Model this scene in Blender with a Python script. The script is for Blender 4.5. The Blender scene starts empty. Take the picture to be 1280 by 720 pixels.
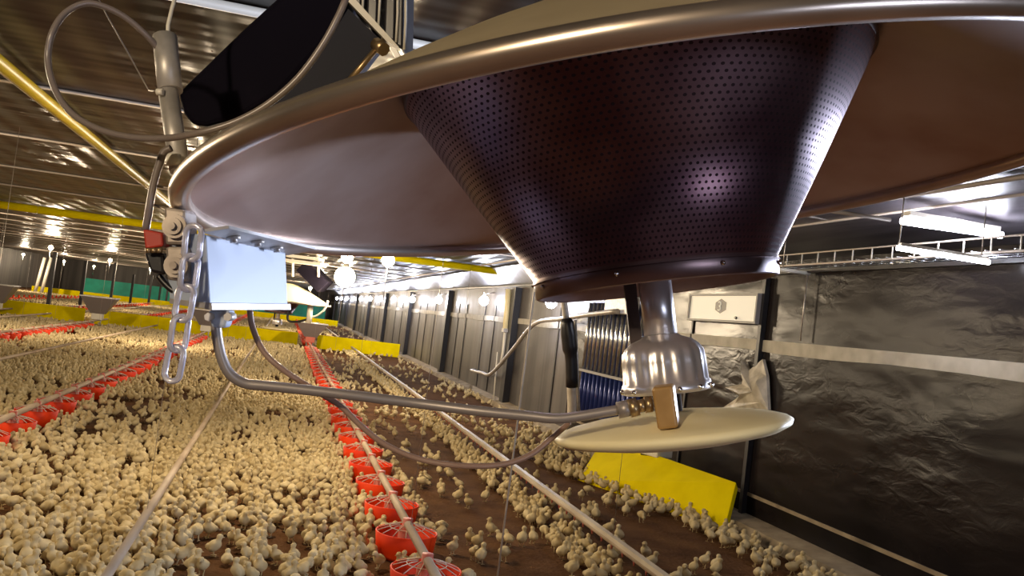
import bpy, bmesh, math, random
import numpy as np
from mathutils import Vector, Matrix, noise
random.seed(7); rng = np.random.default_rng(11)
S = bpy.context.scene
COL = S.collection
PI = math.pi

# ------------------------------------------------------------------ camera (image taken as 1280x720)
F = 1080.0; H = 1.6
YAW, PIT, ROLL = math.radians(14.549), math.radians(2.4258), math.radians(6.8428)
fw = Vector((math.sin(YAW)*math.cos(PIT), math.cos(YAW)*math.cos(PIT), math.sin(PIT)))
r0 = Vector((math.cos(YAW), -math.sin(YAW), 0)); u0 = r0.cross(fw)
cx = r0*math.cos(ROLL) + u0*math.sin(ROLL)          # image right
cy = r0*math.sin(ROLL) - u0*math.cos(ROLL)          # image down
EYE = Vector((0, 0, H))
RC = Matrix((cx, cy, fw)).transposed()              # camera coords (right, down, forward) -> world
def ray(px, py): return fw + cx*((px-640)/F) + cy*((py-360)/F)
def atD(px, py, D): return EYE + ray(px, py)*D
def atZ(px, py, z):
    r = ray(px, py); return EYE + r*((z-H)/r.z)
def atX(px, py, X):
    r = ray(px, py); return EYE + r*(X/r.x)
def atY(px, py, Y):
    r = ray(px, py); return EYE + r*(Y/r.y)
cam = bpy.data.cameras.new('camera'); cam.sensor_width = 36; cam.lens = 36*F/1280
cam.clip_start = 0.02; cam.clip_end = 300
camo = bpy.data.objects.new('camera', cam); COL.objects.link(camo)
M = Matrix((cx, -cy, -fw)).transposed().to_4x4(); M.translation = EYE
camo.matrix_world = M; S.camera = camo

# ------------------------------------------------------------------ materials
MATS = {}
def mat(name, col, rough=.5, metal=0., spec=.5, emit=None, es=1., trans=0., alpha=1.):
    m = bpy.data.materials.new(name); m.use_nodes = True
    b = m.node_tree.nodes['Principled BSDF']
    b.inputs['Base Color'].default_value = (*col, 1)
    b.inputs['Roughness'].default_value = rough; b.inputs['Metallic'].default_value = metal
    b.inputs['Specular IOR Level'].default_value = spec
    if emit: b.inputs['Emission Color'].default_value = (*emit, 1); b.inputs['Emission Strength'].default_value = es
    if trans: b.inputs['Transmission Weight'].default_value = trans
    if alpha < 1: b.inputs['Alpha'].default_value = alpha
    MATS[name] = m; return m
def nt(m): return m.node_tree.nodes, m.node_tree.links, m.node_tree.nodes['Principled BSDF']
def vary(m, c1, c2, scale=5., detail=3., lo=.35, hi=.65, coord='Object', stretch=(1, 1, 1), bump=0., bdist=.01, bscale=None, distort=0.):
    n, l, b = nt(m)
    tc = n.new('ShaderNodeTexCoord'); mp = n.new('ShaderNodeMapping'); mp.inputs['Scale'].default_value = stretch
    l.new(tc.outputs[coord], mp.inputs['Vector'])
    t = n.new('ShaderNodeTexNoise'); t.inputs['Scale'].default_value = scale; t.inputs['Detail'].default_value = detail
    t.inputs['Distortion'].default_value = distort
    l.new(mp.outputs[0], t.inputs['Vector'])
    r = n.new('ShaderNodeValToRGB'); r.color_ramp.elements[0].position = lo; r.color_ramp.elements[1].position = hi
    r.color_ramp.elements[0].color = (*c1, 1); r.color_ramp.elements[1].color = (*c2, 1)
    l.new(t.outputs['Fac'], r.inputs['Fac']); l.new(r.outputs['Color'], b.inputs['Base Color'])
    if bump:
        t2 = t
        if bscale:
            t2 = n.new('ShaderNodeTexNoise'); t2.inputs['Scale'].default_value = bscale; t2.inputs['Detail'].default_value = 4
            t2.inputs['Distortion'].default_value = distort
            l.new(mp.outputs[0], t2.inputs['Vector'])
        bp = n.new('ShaderNodeBump'); bp.inputs['Strength'].default_value = bump; bp.inputs['Distance'].default_value = bdist
        l.new(t2.outputs['Fac'], bp.inputs['Height']); l.new(bp.outputs[0], b.inputs['Normal'])
    return m
litter = vary(mat('litter', (.09, .05, .03), .95, spec=.1), (.065, .027, .010), (.14, .066, .026), 3., 8., .3, .7, bump=.7, bdist=.02, bscale=30)
film = mat('ceiling_film', (.045, .033, .026), .3, 0., .12)
curtain = vary(mat('curtain', (.2, .18, .16), .5, spec=.3), (.06, .053, .05), (.13, .115, .105), 2.2, 2, stretch=(1, 1, .04), bump=.4, bdist=.05, bscale=2.5)
plastic = vary(mat('black_sheeting', (.01, .008, .009), .27, spec=.16), (.007, .0055, .007), (.020, .015, .014), 1.2, 4, stretch=(1, .6, 1.2))
n, l, b_ = nt(plastic)
tc_ = n.new('ShaderNodeTexCoord'); mp_ = n.new('ShaderNodeMapping'); mp_.inputs['Scale'].default_value = (1, .55, 1.3); l.new(tc_.outputs['Object'], mp_.inputs[0])
def _nz(s_, d_, ds_):
    t_ = n.new('ShaderNodeTexNoise'); t_.inputs['Scale'].default_value = s_; t_.inputs['Detail'].default_value = d_; t_.inputs['Distortion'].default_value = ds_
    l.new(mp_.outputs[0], t_.inputs['Vector']); return t_.outputs['Fac']
def _m(op, p, q):
    x_ = n.new('ShaderNodeMath'); x_.operation = op
    for i_, v_ in enumerate((p, q)):
        if isinstance(v_, (int, float)): x_.inputs[i_].default_value = v_
        else: l.new(v_, x_.inputs[i_])
    return x_.outputs[0]
_mask = n.new('ShaderNodeMapRange'); _mask.inputs[1].default_value = .48; _mask.inputs[2].default_value = .66; l.new(_nz(.9, 2, 0), _mask.inputs[0])
_h = _m('ADD', _m('MULTIPLY', _nz(1.6, 2, .3), 1.6), _m('MULTIPLY', _m('MULTIPLY', _nz(9., 5, .6), .42), _m('ADD', _mask.outputs[0], .12)))
bp_ = n.new('ShaderNodeBump'); bp_.inputs['Strength'].default_value = .42; bp_.inputs['Distance'].default_value = .05
l.new(_h, bp_.inputs['Height']); l.new(bp_.outputs[0], b_.inputs['Normal'])
band = vary(mat('pale_band', (.4, .37, .3), .6), (.34, .31, .25), (.48, .45, .38), 6)
concrete = vary(mat('concrete', (.3, .24, .16), .85), (.22, .165, .1), (.38, .30, .19), 5, bump=.3)
eave = vary(mat('lit_eave_sheet', (.3, .28, .3), .35, spec=.6), (.07, .06, .07), (.16, .145, .16), 2, stretch=(3, .4, 1), bump=.25, bdist=.03)  # paler than the ceiling film: lamp light put into its colour
green = vary(mat('green_tarp', (.01, .3, .2), .5), (.012, .42, .29), (.02, .58, .42), 1)
yellow = vary(mat('yellow_foam', (.75, .56, .005), .8, spec=.03), (.78, .62, .001), (.90, .73, .003), 3)
ypaint = vary(mat('yellow_paint', (.6, .45, .02), .38, spec=.4), (.33, .235, .005), (.43, .31, .008), 4)
red = vary(mat('red_plastic', (.8, .03, .008), .5, spec=.25), (.80, .035, .002), (.92, .06, .004), 6)
feedm = vary(mat('feed_mash', (.3, .2, .1), .9), (.2, .12, .05), (.36, .25, .12), 60)
palered = mat('pale_red_plastic', (.5, .12, .08), .5)
grill = mat('white_plastic', (.6, .5, .4), .5)
pipem = vary(mat('pale_pipe', (.55, .43, .3), .45), (.46, .34, .23), (.66, .52, .37), 6, stretch=(1, .3, 1))
railm = vary(mat('dusty_rail', (.6, .52, .42), .45), (.45, .38, .3), (.68, .6, .48), 6, stretch=(1, .3, 1))
black = mat('black_plastic', (.012, .011, .014), .35)
blackpost = mat('black_post', (.01, .009, .012), .45)
hopper = mat('hopper_steel', (.27, .23, .22), .45, .4)
cream = mat('cream_enamel', (.95, .84, .50), .5, spec=.3)
beige = vary(mat('dusty_steel', (.46, .38, .25), .5, .25), (.42, .345, .225), (.50, .42, .28), 8)
steel = vary(mat('bead_steel', (.62, .53, .45), .3, .9), (.55, .46, .39), (.7, .6, .52), 12)
inner = vary(mat('reflector_aluminium', (.5, .40, .36), .38, .8), (.42, .29, .23), (.60, .50, .46), 5, 4, bump=.02)
alu = mat('bright_aluminium', (.75, .74, .76), .16, 1.)
zinc = vary(mat('zinc', (.5, .47, .44), .45, .45), (.42, .39, .36), (.58, .55, .52), 30)
boxm = vary(mat('control_box_paint', (.58, .66, .82), .45), (.32, .37, .47), (.41, .47, .58), 14, 1, .3, .42)
brass = vary(mat('orange_cast', (.5, .31, .11), .45, .1), (.36, .2, .055), (.5, .3, .1), 30)
dbrass = mat('dull_brass', (.42, .3, .16), .35, .8)
hose = mat('grey_hose', (.2, .165, .15), .32, 0, .6)
hoser = mat('rust_hose', (.30, .19, .14), .35)
pipeg = mat('gas_pipe_steel', (.34, .30, .275), .42, .45)
clear = mat('clear_link', (.78, .76, .84), .15, .2, trans=.45)
redcap = mat('red_cap', (.4, .03, .015), .4)
castm = vary(mat('cast_alloy', (.33, .28, .24), .45, .6), (.26, .22, .19), (.42, .36, .31), 40)
whitep = mat('white_paint', (.8, .76, .66), .45)
wire = mat('wire', (.5, .45, .4), .4, .7)
batten = mat('batten', (.6, .52, .44), .5, .1)
bluem = mat('blue_sheet', (.03, .05, .22), .3, .3)
silv = mat('silver_rib', (.6, .62, .64), .22, .9)
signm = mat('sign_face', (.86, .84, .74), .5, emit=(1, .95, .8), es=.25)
signg = mat('sign_grey', (.3, .29, .29), .5)
bagm = vary(mat('bag_film', (.55, .5, .42), .45), (.4, .36, .29), (.66, .61, .52), 9, bump=.6, bdist=.02)
warm_e = mat('warm_bulb', (1, .9, .7), .5, emit=(1, .80, .50), es=60)
cool_e = mat('cool_bulb', (1, 1, 1), .5, emit=(.86, .88, 1.), es=45)
tube_e = mat('tube_glow', (1, 1, 1), .5, emit=(.86, .87, 1.), es=30)
darkblue = mat('housing_blue_black', (.006, .005, .010), .75, spec=.03)
bluebk = mat('blue_black_panel', (.008, .009, .02), .5, spec=.1)
lit_stripm = vary(mat('lit_eave_strip', (.45, .45, .47), .4), (.38, .38, .4), (.5, .5, .53), 3, bump=.2)
offwhite = mat('off_white_edge', (.72, .68, .58), .5)

# ceiling: sheet ribs along the barn + ripples across it
n, l, b = nt(film)
tc = n.new('ShaderNodeTexCoord'); sx = n.new('ShaderNodeSeparateXYZ'); l.new(tc.outputs['Object'], sx.inputs[0])
def mth(n, l, op, a, bb=None):
    x = n.new('ShaderNodeMath'); x.operation = op
    for i, v in enumerate((a, bb)):
        if v is None: continue
        if isinstance(v, (int, float)): x.inputs[i].default_value = v
        else: l.new(v, x.inputs[i])
    return x.outputs[0]
rib = mth(n, l, 'SINE', mth(n, l, 'MULTIPLY', sx.outputs[0], 2*PI/.28))
nz = n.new('ShaderNodeTexNoise'); nz.inputs['Scale'].default_value = 1.0; nz.inputs['Detail'].default_value = 2
mp = n.new('ShaderNodeMapping'); mp.inputs['Scale'].default_value = (.5, 2.6, 1); l.new(tc.outputs['Object'], mp.inputs[0]); l.new(mp.outputs[0], nz.inputs[0])
hsum = mth(n, l, 'ADD', mth(n, l, 'MULTIPLY', rib, .24), mth(n, l, 'MULTIPLY', nz.outputs[0], .95))
bp = n.new('ShaderNodeBump'); bp.inputs['Strength'].default_value = .55; bp.inputs['Distance'].default_value = .06
l.new(hsum, bp.inputs['Height']); l.new(bp.outputs[0], b.inputs['Normal'])
rr = n.new('ShaderNodeValToRGB'); rr.color_ramp.elements[0].color = (.006, .004, .004, 1); rr.color_ramp.elements[1].color = (.024, .015, .012, 1)
nz2 = n.new('ShaderNodeTexNoise'); nz2.inputs['Scale'].default_value = 1.; mp2 = n.new('ShaderNodeMapping'); mp2.inputs['Scale'].default_value = (3.5, .12, 1)
l.new(tc.outputs['Object'], mp2.inputs[0]); l.new(mp2.outputs[0], nz2.inputs[0]); l.new(nz2.outputs[0], rr.inputs[0]); l.new(rr.outputs[0], b.inputs['Base Color'])
rr.color_ramp.elements[0].position = .35; rr.color_ramp.elements[1].position = .65

# perforated cone
perf = mat('perforated_steel', (.2, .15, .17), .36, .9)
n, l, b = nt(perf)
tc = n.new('ShaderNodeTexCoord'); sx = n.new('ShaderNodeSeparateXYZ'); l.new(tc.outputs['Object'], sx.inputs[0])
ang = mth(n, l, 'ARCTAN2', sx.outputs[1], sx.outputs[0])
NU = 170; PV = .0056
u = mth(n, l, 'MULTIPLY', ang, NU/(2*PI)); v = mth(n, l, 'DIVIDE', sx.outputs[2], PV)
row = mth(n, l, 'FLOOR', v); fv = mth(n, l, 'SUBTRACT', mth(n, l, 'SUBTRACT', v, row), .5)
par = mth(n, l, 'MULTIPLY', mth(n, l, 'FLOORED_MODULO', row, 2.), .5)
fu = mth(n, l, 'SUBTRACT', mth(n, l, 'FRACT', mth(n, l, 'ADD', mth(n, l, 'ADD', u, par), 500.)), .5)
d2 = mth(n, l, 'ADD', mth(n, l, 'MULTIPLY', fu, fu), mth(n, l, 'MULTIPLY', fv, fv))
hole = mth(n, l, 'LESS_THAN', d2, .055)
inreg = mth(n, l, 'LESS_THAN', sx.outputs[2], .105)
hole = mth(n, l, 'MULTIPLY', hole, inreg)
mx = n.new('ShaderNodeMix'); mx.data_type = 'RGBA'
nz = n.new('ShaderNodeTexNoise'); nz.inputs['Scale'].default_value = 9.; l.new(tc.outputs['Object'], nz.inputs[0])
rr = n.new('ShaderNodeValToRGB'); rr.color_ramp.elements[0].position = .35; rr.color_ramp.elements[1].position = .7
rr.color_ramp.elements[0].color = (.12, .06, .075, 1); rr.color_ramp.elements[1].color = (.30, .19, .21, 1)
l.new(nz.outputs[0], rr.inputs[0]); l.new(rr.outputs[0], mx.inputs[6]); mx.inputs[7].default_value = (.006, .004, .006, 1)
l.new(mth(n, l, 'MULTIPLY', hole, .8), mx.inputs[0]); l.new(mx.outputs[2], b.inputs['Base Color'])
l.new(mth(n, l, 'SUBTRACT', .92, mth(n, l, 'MULTIPLY', hole, .3)), b.inputs['Metallic'])
l.new(mth(n, l, 'ADD', .36, mth(n, l, 'MULTIPLY', hole, .5)), b.inputs['Roughness'])

# chicks
down = mat('chick_down', (.6, .46, .22), .9, spec=.15)
n, l, b = nt(down)
ge = n.new('ShaderNodeNewGeometry'); nz = n.new('ShaderNodeTexNoise'); nz.inputs['Scale'].default_value = 7.
l.new(ge.outputs['Position'], nz.inputs[0]); rr = n.new('ShaderNodeValToRGB'); rr.color_ramp.elements[0].position = .3; rr.color_ramp.elements[1].position = .7
rr.color_ramp.elements[0].color = (.50, .38, .19, 1); rr.color_ramp.elements[1].color = (.72, .60, .36, 1)
l.new(nz.outputs[0], rr.inputs[0]); l.new(rr.outputs[0], b.inputs['Base Color'])
beakm = mat('beak_orange', (.55, .27, .12), .5)
eyem = mat('chick_eye', (.01, .01, .01), .2)

# ------------------------------------------------------------------ mesh building
WM = {}                                             # world matrix of every object built here
class MB:
    def __init__(s): s.v = []; s.f = []; s.m = []; s.sm = []
    def add(s, vs, fs, mi=0, smooth=False):
        o = len(s.v); s.v += [Vector(v) for v in vs]
        for f in fs: s.f.append([i+o for i in f]); s.m.append(mi); s.sm.append(smooth)
        return s
    def hexa(s, a, mi=0):                           # 8 points: 4 bottom, 4 top
        return s.add(a, [(3, 2, 1, 0), (4, 5, 6, 7), (0, 1, 5, 4), (1, 2, 6, 5), (2, 3, 7, 6), (3, 0, 4, 7)], mi)
    def box(s, c, d, mi=0, rot=None):
        x, y, z = (q/2 for q in d); c = Vector(c)
        p = [Vector(q) for q in ((-x, -y, -z), (x, -y, -z), (x, y, -z), (-x, y, -z), (-x, -y, z), (x, -y, z), (x, y, z), (-x, y, z))]
        if rot: p = [rot @ q for q in p]
        return s.hexa([c+q for q in p], mi)
    def tube(s, pts, r, k=8, mi=0, cap=True, closed=False):
        pts = [Vector(p) for p in pts]; N = len(pts); rs = r if isinstance(r, (list, tuple)) else [r]*N
        o = len(s.v); up = None
        for i, p in enumerate(pts):
            if closed: t = pts[(i+1) % N]-pts[i-1]
            else: t = pts[min(i+1, N-1)]-pts[max(i-1, 0)]
            t.normalize()
            if up is None: up = t.orthogonal().normalized()
            else: up = (up - t*up.dot(t)).normalized()
            w = t.cross(up)
            for j in range(k):
                a = 2*PI*j/k; s.v.append(p + (up*math.cos(a)+w*math.sin(a))*rs[i])
        for i in range(N if closed else N-1):
            i2 = (i+1) % N
            for j in range(k):
                j2 = (j+1) % k
                s.f.append([o+i*k+j, o+i*k+j2, o+i2*k+j2, o+i2*k+j]); s.m.append(mi); s.sm.append(True)
        if cap and not closed:
            s.f.append([o+j for j in range(k)][::-1]); s.m.append(mi); s.sm.append(False)
            s.f.append([o+(N-1)*k+j for j in range(k)]); s.m.append(mi); s.sm.append(False)
        return s
    def lathe(s, prof, T=None, k=48, mi=0, rad=None, smooth=True):   # prof (r,z) list; rad(a,i,r) radial change
        T = T or Matrix.Identity(4); o = len(s.v)
        for i, (r, z) in enumerate(prof):
            for j in range(k):
                a = 2*PI*j/k; q = rad(a, i, r) if rad else r
                s.v.append(T @ Vector((q*math.cos(a), q*math.sin(a), z)))
        for i in range(len(prof)-1):
            for j in range(k):
                j2 = (j+1) % k
                s.f.append([o+i*k+j, o+i*k+j2, o+(i+1)*k+j2, o+(i+1)*k+j]); s.m.append(mi); s.sm.append(smooth)
        if prof[0][0] > 1e-5: pass
        return s
    def ball(s, c, r, k=12, mi=0, sc=(1, 1, 1)):
        c = Vector(c); prof = [(max(1e-4, math.sin(PI*i/k)), -math.cos(PI*i/k)) for i in range(k+1)]
        T = Matrix.Translation(c) @ Matrix.Diagonal((r*sc[0], r*sc[1], r*sc[2], 1))
        return s.lathe(prof, T, k=k+4, mi=mi)
    def build(s, name, mats, parent=None, world=None, bevel=0., bseg=2):
        me = bpy.data.meshes.new(name)
        P = WM[parent.name] if parent else Matrix.Identity(4)
        inv = P.inverted()
        org = Vector((0, 0, 0))
        if parent is None and s.v:                  # origin at the thing's base
            lo = [min(v[i] for v in s.v) for i in range(3)]; hi = [max(v[i] for v in s.v) for i in range(3)]
            org = Vector(((lo[0]+hi[0])/2, (lo[1]+hi[1])/2, lo[2])) if world is None else Vector(world)
        me.from_pydata([tuple((inv @ v)-org) for v in s.v], [], s.f)
        mats = mats if isinstance(mats, (list, tuple)) else [mats]
        for q in mats: me.materials.append(q)
        me.polygons.foreach_set('material_index', s.m); me.polygons.foreach_set('use_smooth', s.sm); me.update()
        bm = bmesh.new(); bm.from_mesh(me); bmesh.ops.recalc_face_normals(bm, faces=bm.faces); bm.to_mesh(me); bm.free()
        o = bpy.data.objects.new(name, me); COL.objects.link(o); o.location = org
        if parent: o.parent = parent; WM[o.name] = P.copy()
        else: WM[o.name] = Matrix.Translation(org)
        if bevel:
            md = o.modifiers.new('bevel', 'BEVEL'); md.width = bevel; md.segments = bseg; md.limit_method = 'ANGLE'
        return o
def tag(o, label=None, cat=None, group=None, kind=None):
    for k_, v_ in (('label', label), ('category', cat), ('group', group), ('kind', kind)):
        if v_: o[k_] = v_
    return o
def thing(name, label, cat, Mx, group=None):
    o = bpy.data.objects.new(name, None); COL.objects.link(o); o.empty_display_size = .1
    if not isinstance(Mx, Matrix): Mx = Matrix.Translation(Vector(Mx))
    o.matrix_world = Mx; WM[o.name] = Mx.copy(); return tag(o, label, cat, group)
def struct(o): o['kind'] = 'structure'; return o
def copy_tree(o, parent=None):
    c = o.copy(); COL.objects.link(c); c.parent = parent
    for ch in list(o.children): copy_tree(ch, c)
    return c
def smooth_path(pts, n=8):
    pts = [Vector(p) for p in pts]; out = []
    P = [pts[0]*2-pts[1]] + pts + [pts[-1]*2-pts[-2]]
    for i in range(1, len(P)-2):
        a, b_, c, d = P[i-1:i+3]
        for j in range(n):
            t = j/n
            out.append(.5*((2*b_)+(c-a)*t+(2*a-5*b_+4*c-d)*t*t+(3*b_-a-3*c+d)*t*t*t))
    out.append(pts[-1]); return out
ORD = ['nearest', 'second', 'third', 'fourth', 'fifth', 'sixth', 'seventh', 'eighth', 'ninth', 'tenth']

# ------------------------------------------------------------------ the setting
XW, XL, ZC, YF, YB = 4.38, -19.5, 2.75, 86., -7.
struct(MB().hexa([(XL, YB, -.1), (XW+.9, YB, -.1), (XW+.9, YF, -.1), (XL, YF, -.1), (XL, YB, 0), (XW+.9, YB, 0), (XW+.9, YF, 0), (XL, YF, 0)]).build('floor', litter, world=(0, 0, 0)))
struct(MB().hexa([(XL, YB, ZC), (3.75, YB, ZC), (3.75, YF, ZC), (XL, YF, ZC), (XL, YB, ZC+.1), (3.75, YB, ZC+.1), (3.75, YF, ZC+.1), (XL, YF, ZC+.1)]).build('ceiling', film, world=(0, 0, 0)))
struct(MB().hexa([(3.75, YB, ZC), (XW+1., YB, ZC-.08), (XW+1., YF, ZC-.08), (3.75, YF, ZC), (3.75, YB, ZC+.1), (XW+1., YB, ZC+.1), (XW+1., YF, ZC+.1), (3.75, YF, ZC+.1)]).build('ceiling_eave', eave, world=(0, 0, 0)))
YS = 12.7
struct(MB().box((XW+.06, (YB+YS)/2, 1.18), (.12, YS-YB, 2.36)).build('wall_right_near', plastic, world=(0, 0, 0)))
struct(MB().box((XW+.06, (YS+YF)/2, 1.18), (.12, YF-YS, 2.36)).build('wall_right', curtain, world=(0, 0, 0)))  # greyer than the near wall: grazing sheen put into the colour
struct(MB().box((XW+1.0, (YB+YF)/2, 1.4), (.1, YF-YB, 2.8)).build('wall_right_outer', plastic, world=(0, 0, 0)))
struct(MB().box((XL-.05, (YB+YF)/2, 1.4), (.1, YF-YB, 2.8)).build('wall_left', curtain, world=(0, 0, 0)))
struct(MB().box(((XL+XW+1)/2, YF+.05, 1.4), (XW-XL+1, .1, 2.8)).build('wall_far', curtain, world=(0, 0, 0)))
struct(MB().box(((XL+XW+1)/2, YB-.05, 1.4), (XW-XL+1, .1, 2.8)).build('wall_back', curtain, world=(0, 0, 0)))
mb = MB()                                            # seam of light batten on the wall
N = 120
for i in range(N):
    y0, y1 = 2+i*(YF-2)/N, 2+(i+1)*(YF-2)/N
    w0, w1 = .012*math.sin(i*1.7), .012*math.sin((i+1)*1.7)
    mb.hexa([(XW-.018, y0, 1.63+w0), (XW-.002, y0, 1.63+w0), (XW-.002, y1, 1.63+w1), (XW-.018, y1, 1.63+w1), (XW-.018, y0, 1.74), (XW-.002, y0, 1.74), (XW-.002, y1, 1.74), (XW-.018, y1, 1.74)])
struct(mb.build('trim_1', band, world=(0, 0, 0)))
struct(MB().hexa([(4.12, YB, 0), (XW, YB, 0), (XW, YF, 0), (4.12, YF, 0), (4.16, YB, .09), (XW, YB, .12), (XW, YF, .12), (4.16, YF, .09)]).build('baseboard_right', concrete, world=(0, 0, 0)))
struct(MB().box((XW-.008, (2+YS)/2, .30), (.012, YS-2, .03)).build('trim_2', concrete, world=(0, 0, 0)))
struct(MB().box((XW-.02, (YB+YF)/2, 2.37), (.08, YF-YB, .03)).build('trim_3', black, world=(0, 0, 0)))
struct(MB().hexa([(4.40, 12.7, 2.38), (4.46, 12.7, 2.38), (4.46, YF, 2.38), (4.40, YF, 2.38), (3.98, 12.7, 2.70), (4.04, 12.7, 2.73), (4.04, YF, 2.73), (3.98, YF, 2.70)]).build('trim_51', lit_stripm, world=(0, 0, 0)))  # ceiling edge lit by the wall lamps, painted as a pale strip
# cross battens under the ceiling
ys = [3.62, 6.04, 8.5, 11.25, 13.9] + [19.2+2.7*i for i in range(24)]
for i, y in enumerate(ys):
    r = .022 if i == 0 else .011
    struct(MB().tube([(XL, y, ZC-r), (4.3, y, ZC-r)], r, 8).build('trim_%d' % (i+4), batten if i else whitep, world=(0, y, ZC)))
# lengthwise joints near the eave
for i, (x, r) in enumerate(((4.12, .012), (3.75, .016))):
    struct(MB().tube([(x, YB, ZC-r-.01), (x, YF, ZC-r-.01)], r, 8).build('trim_%d' % (40+i), batten, world=(x, 0, ZC)))
tag(MB().tube([(XL+.1, 17.8, 2.655), (4.3, 17.2, 2.655)], .07, 12).build('gas_beam', yellow), 'long yellow painted pipe crossing the barn from wall to wall under the ceiling', 'pipe')
gp = thing('gas_pipe', 'yellow gas pipe running along the barn under the dark ceiling at upper left', 'pipe', (-1.66, 5, 2.65))
MB().tube([(-1.66, YB+.2, 2.69), (-1.66, 17.0, 2.69)], .04, 14).build('pipe', ypaint, gp)
MB().tube([(-1.78, YB+.2, 2.725), (-1.78, 17.0, 2.725)], .012, 8).build('side_conduit', batten, gp)

# wall posts and straps
for i, y in enumerate((7.28, 16.2, 23.2, 30.6, 38.2, 46, 54, 62, 70, 78)):
    lab = 'black wall post on the dark sheeting beside the white sign box' if i == 0 else ('wide black wall post behind the pale drop tube' if i == 1 else '%s wide black wall post beyond the drop tube along the greyed wall' % ORD[i-2])
    w = .055 if i == 0 else .28
    tag(MB().box((XW-(.03 if i == 0 else .07), y, 1.17), (.05 if i == 0 else .13, w, 2.32)).build('wall_post', blackpost), lab.replace('nearest wide', 'first wide'), 'post', 'black posts along the right wall')
sy = [8.74, 13.5, 18.0, 19.0, 21.0, 22.0, 25.6, 27.2, 28.6, 33, 35, 41, 43.5, 49, 51]
for i, y in enumerate(sy):
    z0, z1 = (.12, 2.16) if i == 0 else (.14, 1.98)
    lab = ('thin black strap down the sheeting under the left end of the white sign box' if i == 0 else
           'thin black strap just beyond the dark sleeved hose' if i == 1 else '%s thin black strap hanging on the greyed wall beyond the first wide post' % (ORD+['eleventh', 'twelfth', 'thirteenth'])[i-2])
    tag(MB().box((XW-.012, y, (z0+z1)/2), (.012, .035 if i == 0 else .07, z1-z0)).build('strap', blackpost), lab, 'strap', 'thin straps on the right wall')

# green tarp and far things
tag(MB().hexa([(-16.2, 78, 0), (3.6, 78, 0), (3.6, 78.1, 0), (-16.2, 78.1, 0), (-16.2, 78, 1.25), (3.6, 78, 1.25), (3.6, 78.1, 1.25), (-16.2, 78.1, 1.25)]).build('green_curtain', green), 'green tarpaulin curtain closing off the far end of the barn', 'curtain')
for i, (a, c) in enumerate((((-9.4, 30.9), (-6.2, 30.8)), ((-5.9, 30.8), (.6, 30.4)), ((1.25, 30.4), (4.05, 30.0)))):
    m_ = MB(); (x0, y0), (x1, y1) = a, c
    m_.hexa([(x0, y0, 0), (x1, y1, 0), (x1, y1+.08, 0), (x0, y0+.08, 0), (x0, y0, .47), (x1, y1, .47), (x1, y1+.08, .47), (x0, y0+.08, .47)])
    tag(m_.build('yellow_barrier', yellow, bevel=.01), ['yellow foam barrier piece at the left end of the nearer barrier line', 'long middle yellow foam piece of the nearer barrier line', 'yellow foam barrier piece ending at the right wall'][i], 'barrier', 'yellow barriers across the barn')
tag(MB().box((-6, 62, .21), (19.6, .1, .42)).build('yellow_barrier', yellow), 'distant yellow barrier across the far end before the green curtain', 'barrier', 'yellow barriers across the barn')
for i, (x, y, z) in enumerate(((-8.9, 37.5, 2.3), (-8.9, 43, 2.2), (-8.9, 50, 2.4), (-8.8, 55.5, 1.9), (-8.6, 61.3, 2.0), (-8.6, 66, 2.), (-8.6, 70, 2.))):
    tag(MB().box((x, y, z/2), (.13, .13, z)).build('post', blackpost), '%s black post counted from the camera in the row left of the barn middle' % ORD[i], 'post', 'black posts in the open barn')
for i, (p, q) in enumerate((((44, 362), (56, 322)), ((52, 362), (64, 322)))):
    a, c = atY(*p, 60), atY(*q, 60); a.z = 0
    tag(MB().tube([a, c], .1, 8).build('leaning_pole', whitep), ['left white pole of the leaning pair by the far left wall', 'right white pole of the leaning pair by the far left wall'][i], 'pole')
    
# ------------------------------------------------------------------ lamps
def plight(name, loc, col, e, r, parent):
    L = bpy.data.lights.new(name, 'POINT'); L.color = col; L.energy = e; L.shadow_soft_size = r
    o = bpy.data.objects.new(name, L); COL.objects.link(o); o.location = loc
    if parent: o.parent = parent; o.location = (WM[parent.name].inverted() @ Vector(loc))
    return o
WARM = (1, .80, .55); COOL = (.80, .84, 1.)
def bulb_lamp(x, y, z, label, e, group, r=.1):
    t = thing('hanging_lamp', label, 'lamp', (x, y, z), group)
    MB().ball((x, y, z), r, 12).build('bulb', warm_e, t)  # ball oversized, the bulb's glare put into its size
    MB().lathe([(.001, .13), (.03, .13), (.035, .06), (.045, .04), (.001, .04)], Matrix.Translation((x, y, z)), 14).build('socket', whitep, t)
    MB().tube([(x, y, z+.12), (x, y, ZC)], .006, 6).build('cord', wire, t)
    if y > 12: MB().tube([(x, y, z-.05), (x, y, z-.62)], .005, 6).build('pull_cord', wire, t)
    if e: plight('lamp_light', (x, y, z-r-.06), WARM, e, .05, t)
    return t
bulb_lamp(1.45, 13.3, 2.36, 'bare warm bulb hanging nearest, just under the canopy edge', 170, 'warm bulbs')
bulb_lamp(.95, 15.2, 2.42, 'bare warm bulb above the far brooder, beside the nearest bulb', 150, 'warm bulbs')
_p = atD(431, 346, 8.5); bulb_lamp(_p.x, _p.y, _p.z, 'bare warm bulb hanging lowest, just right of the far brooder', 55, 'warm bulbs')
bulb_lamp(1.7, 26.9, 2.4, 'small bare warm bulb farther down the barn behind the far brooder', 300, 'warm bulbs')
bulb_lamp(1.5, 41, 2.4, 'bare warm bulb deep in the barn above the far wall lamps', 480, 'warm bulbs')
bulb_lamp(1.5, 57, 2.4, 'farthest bare warm bulb on the side of the long right wall', 480, 'warm bulbs')
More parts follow.
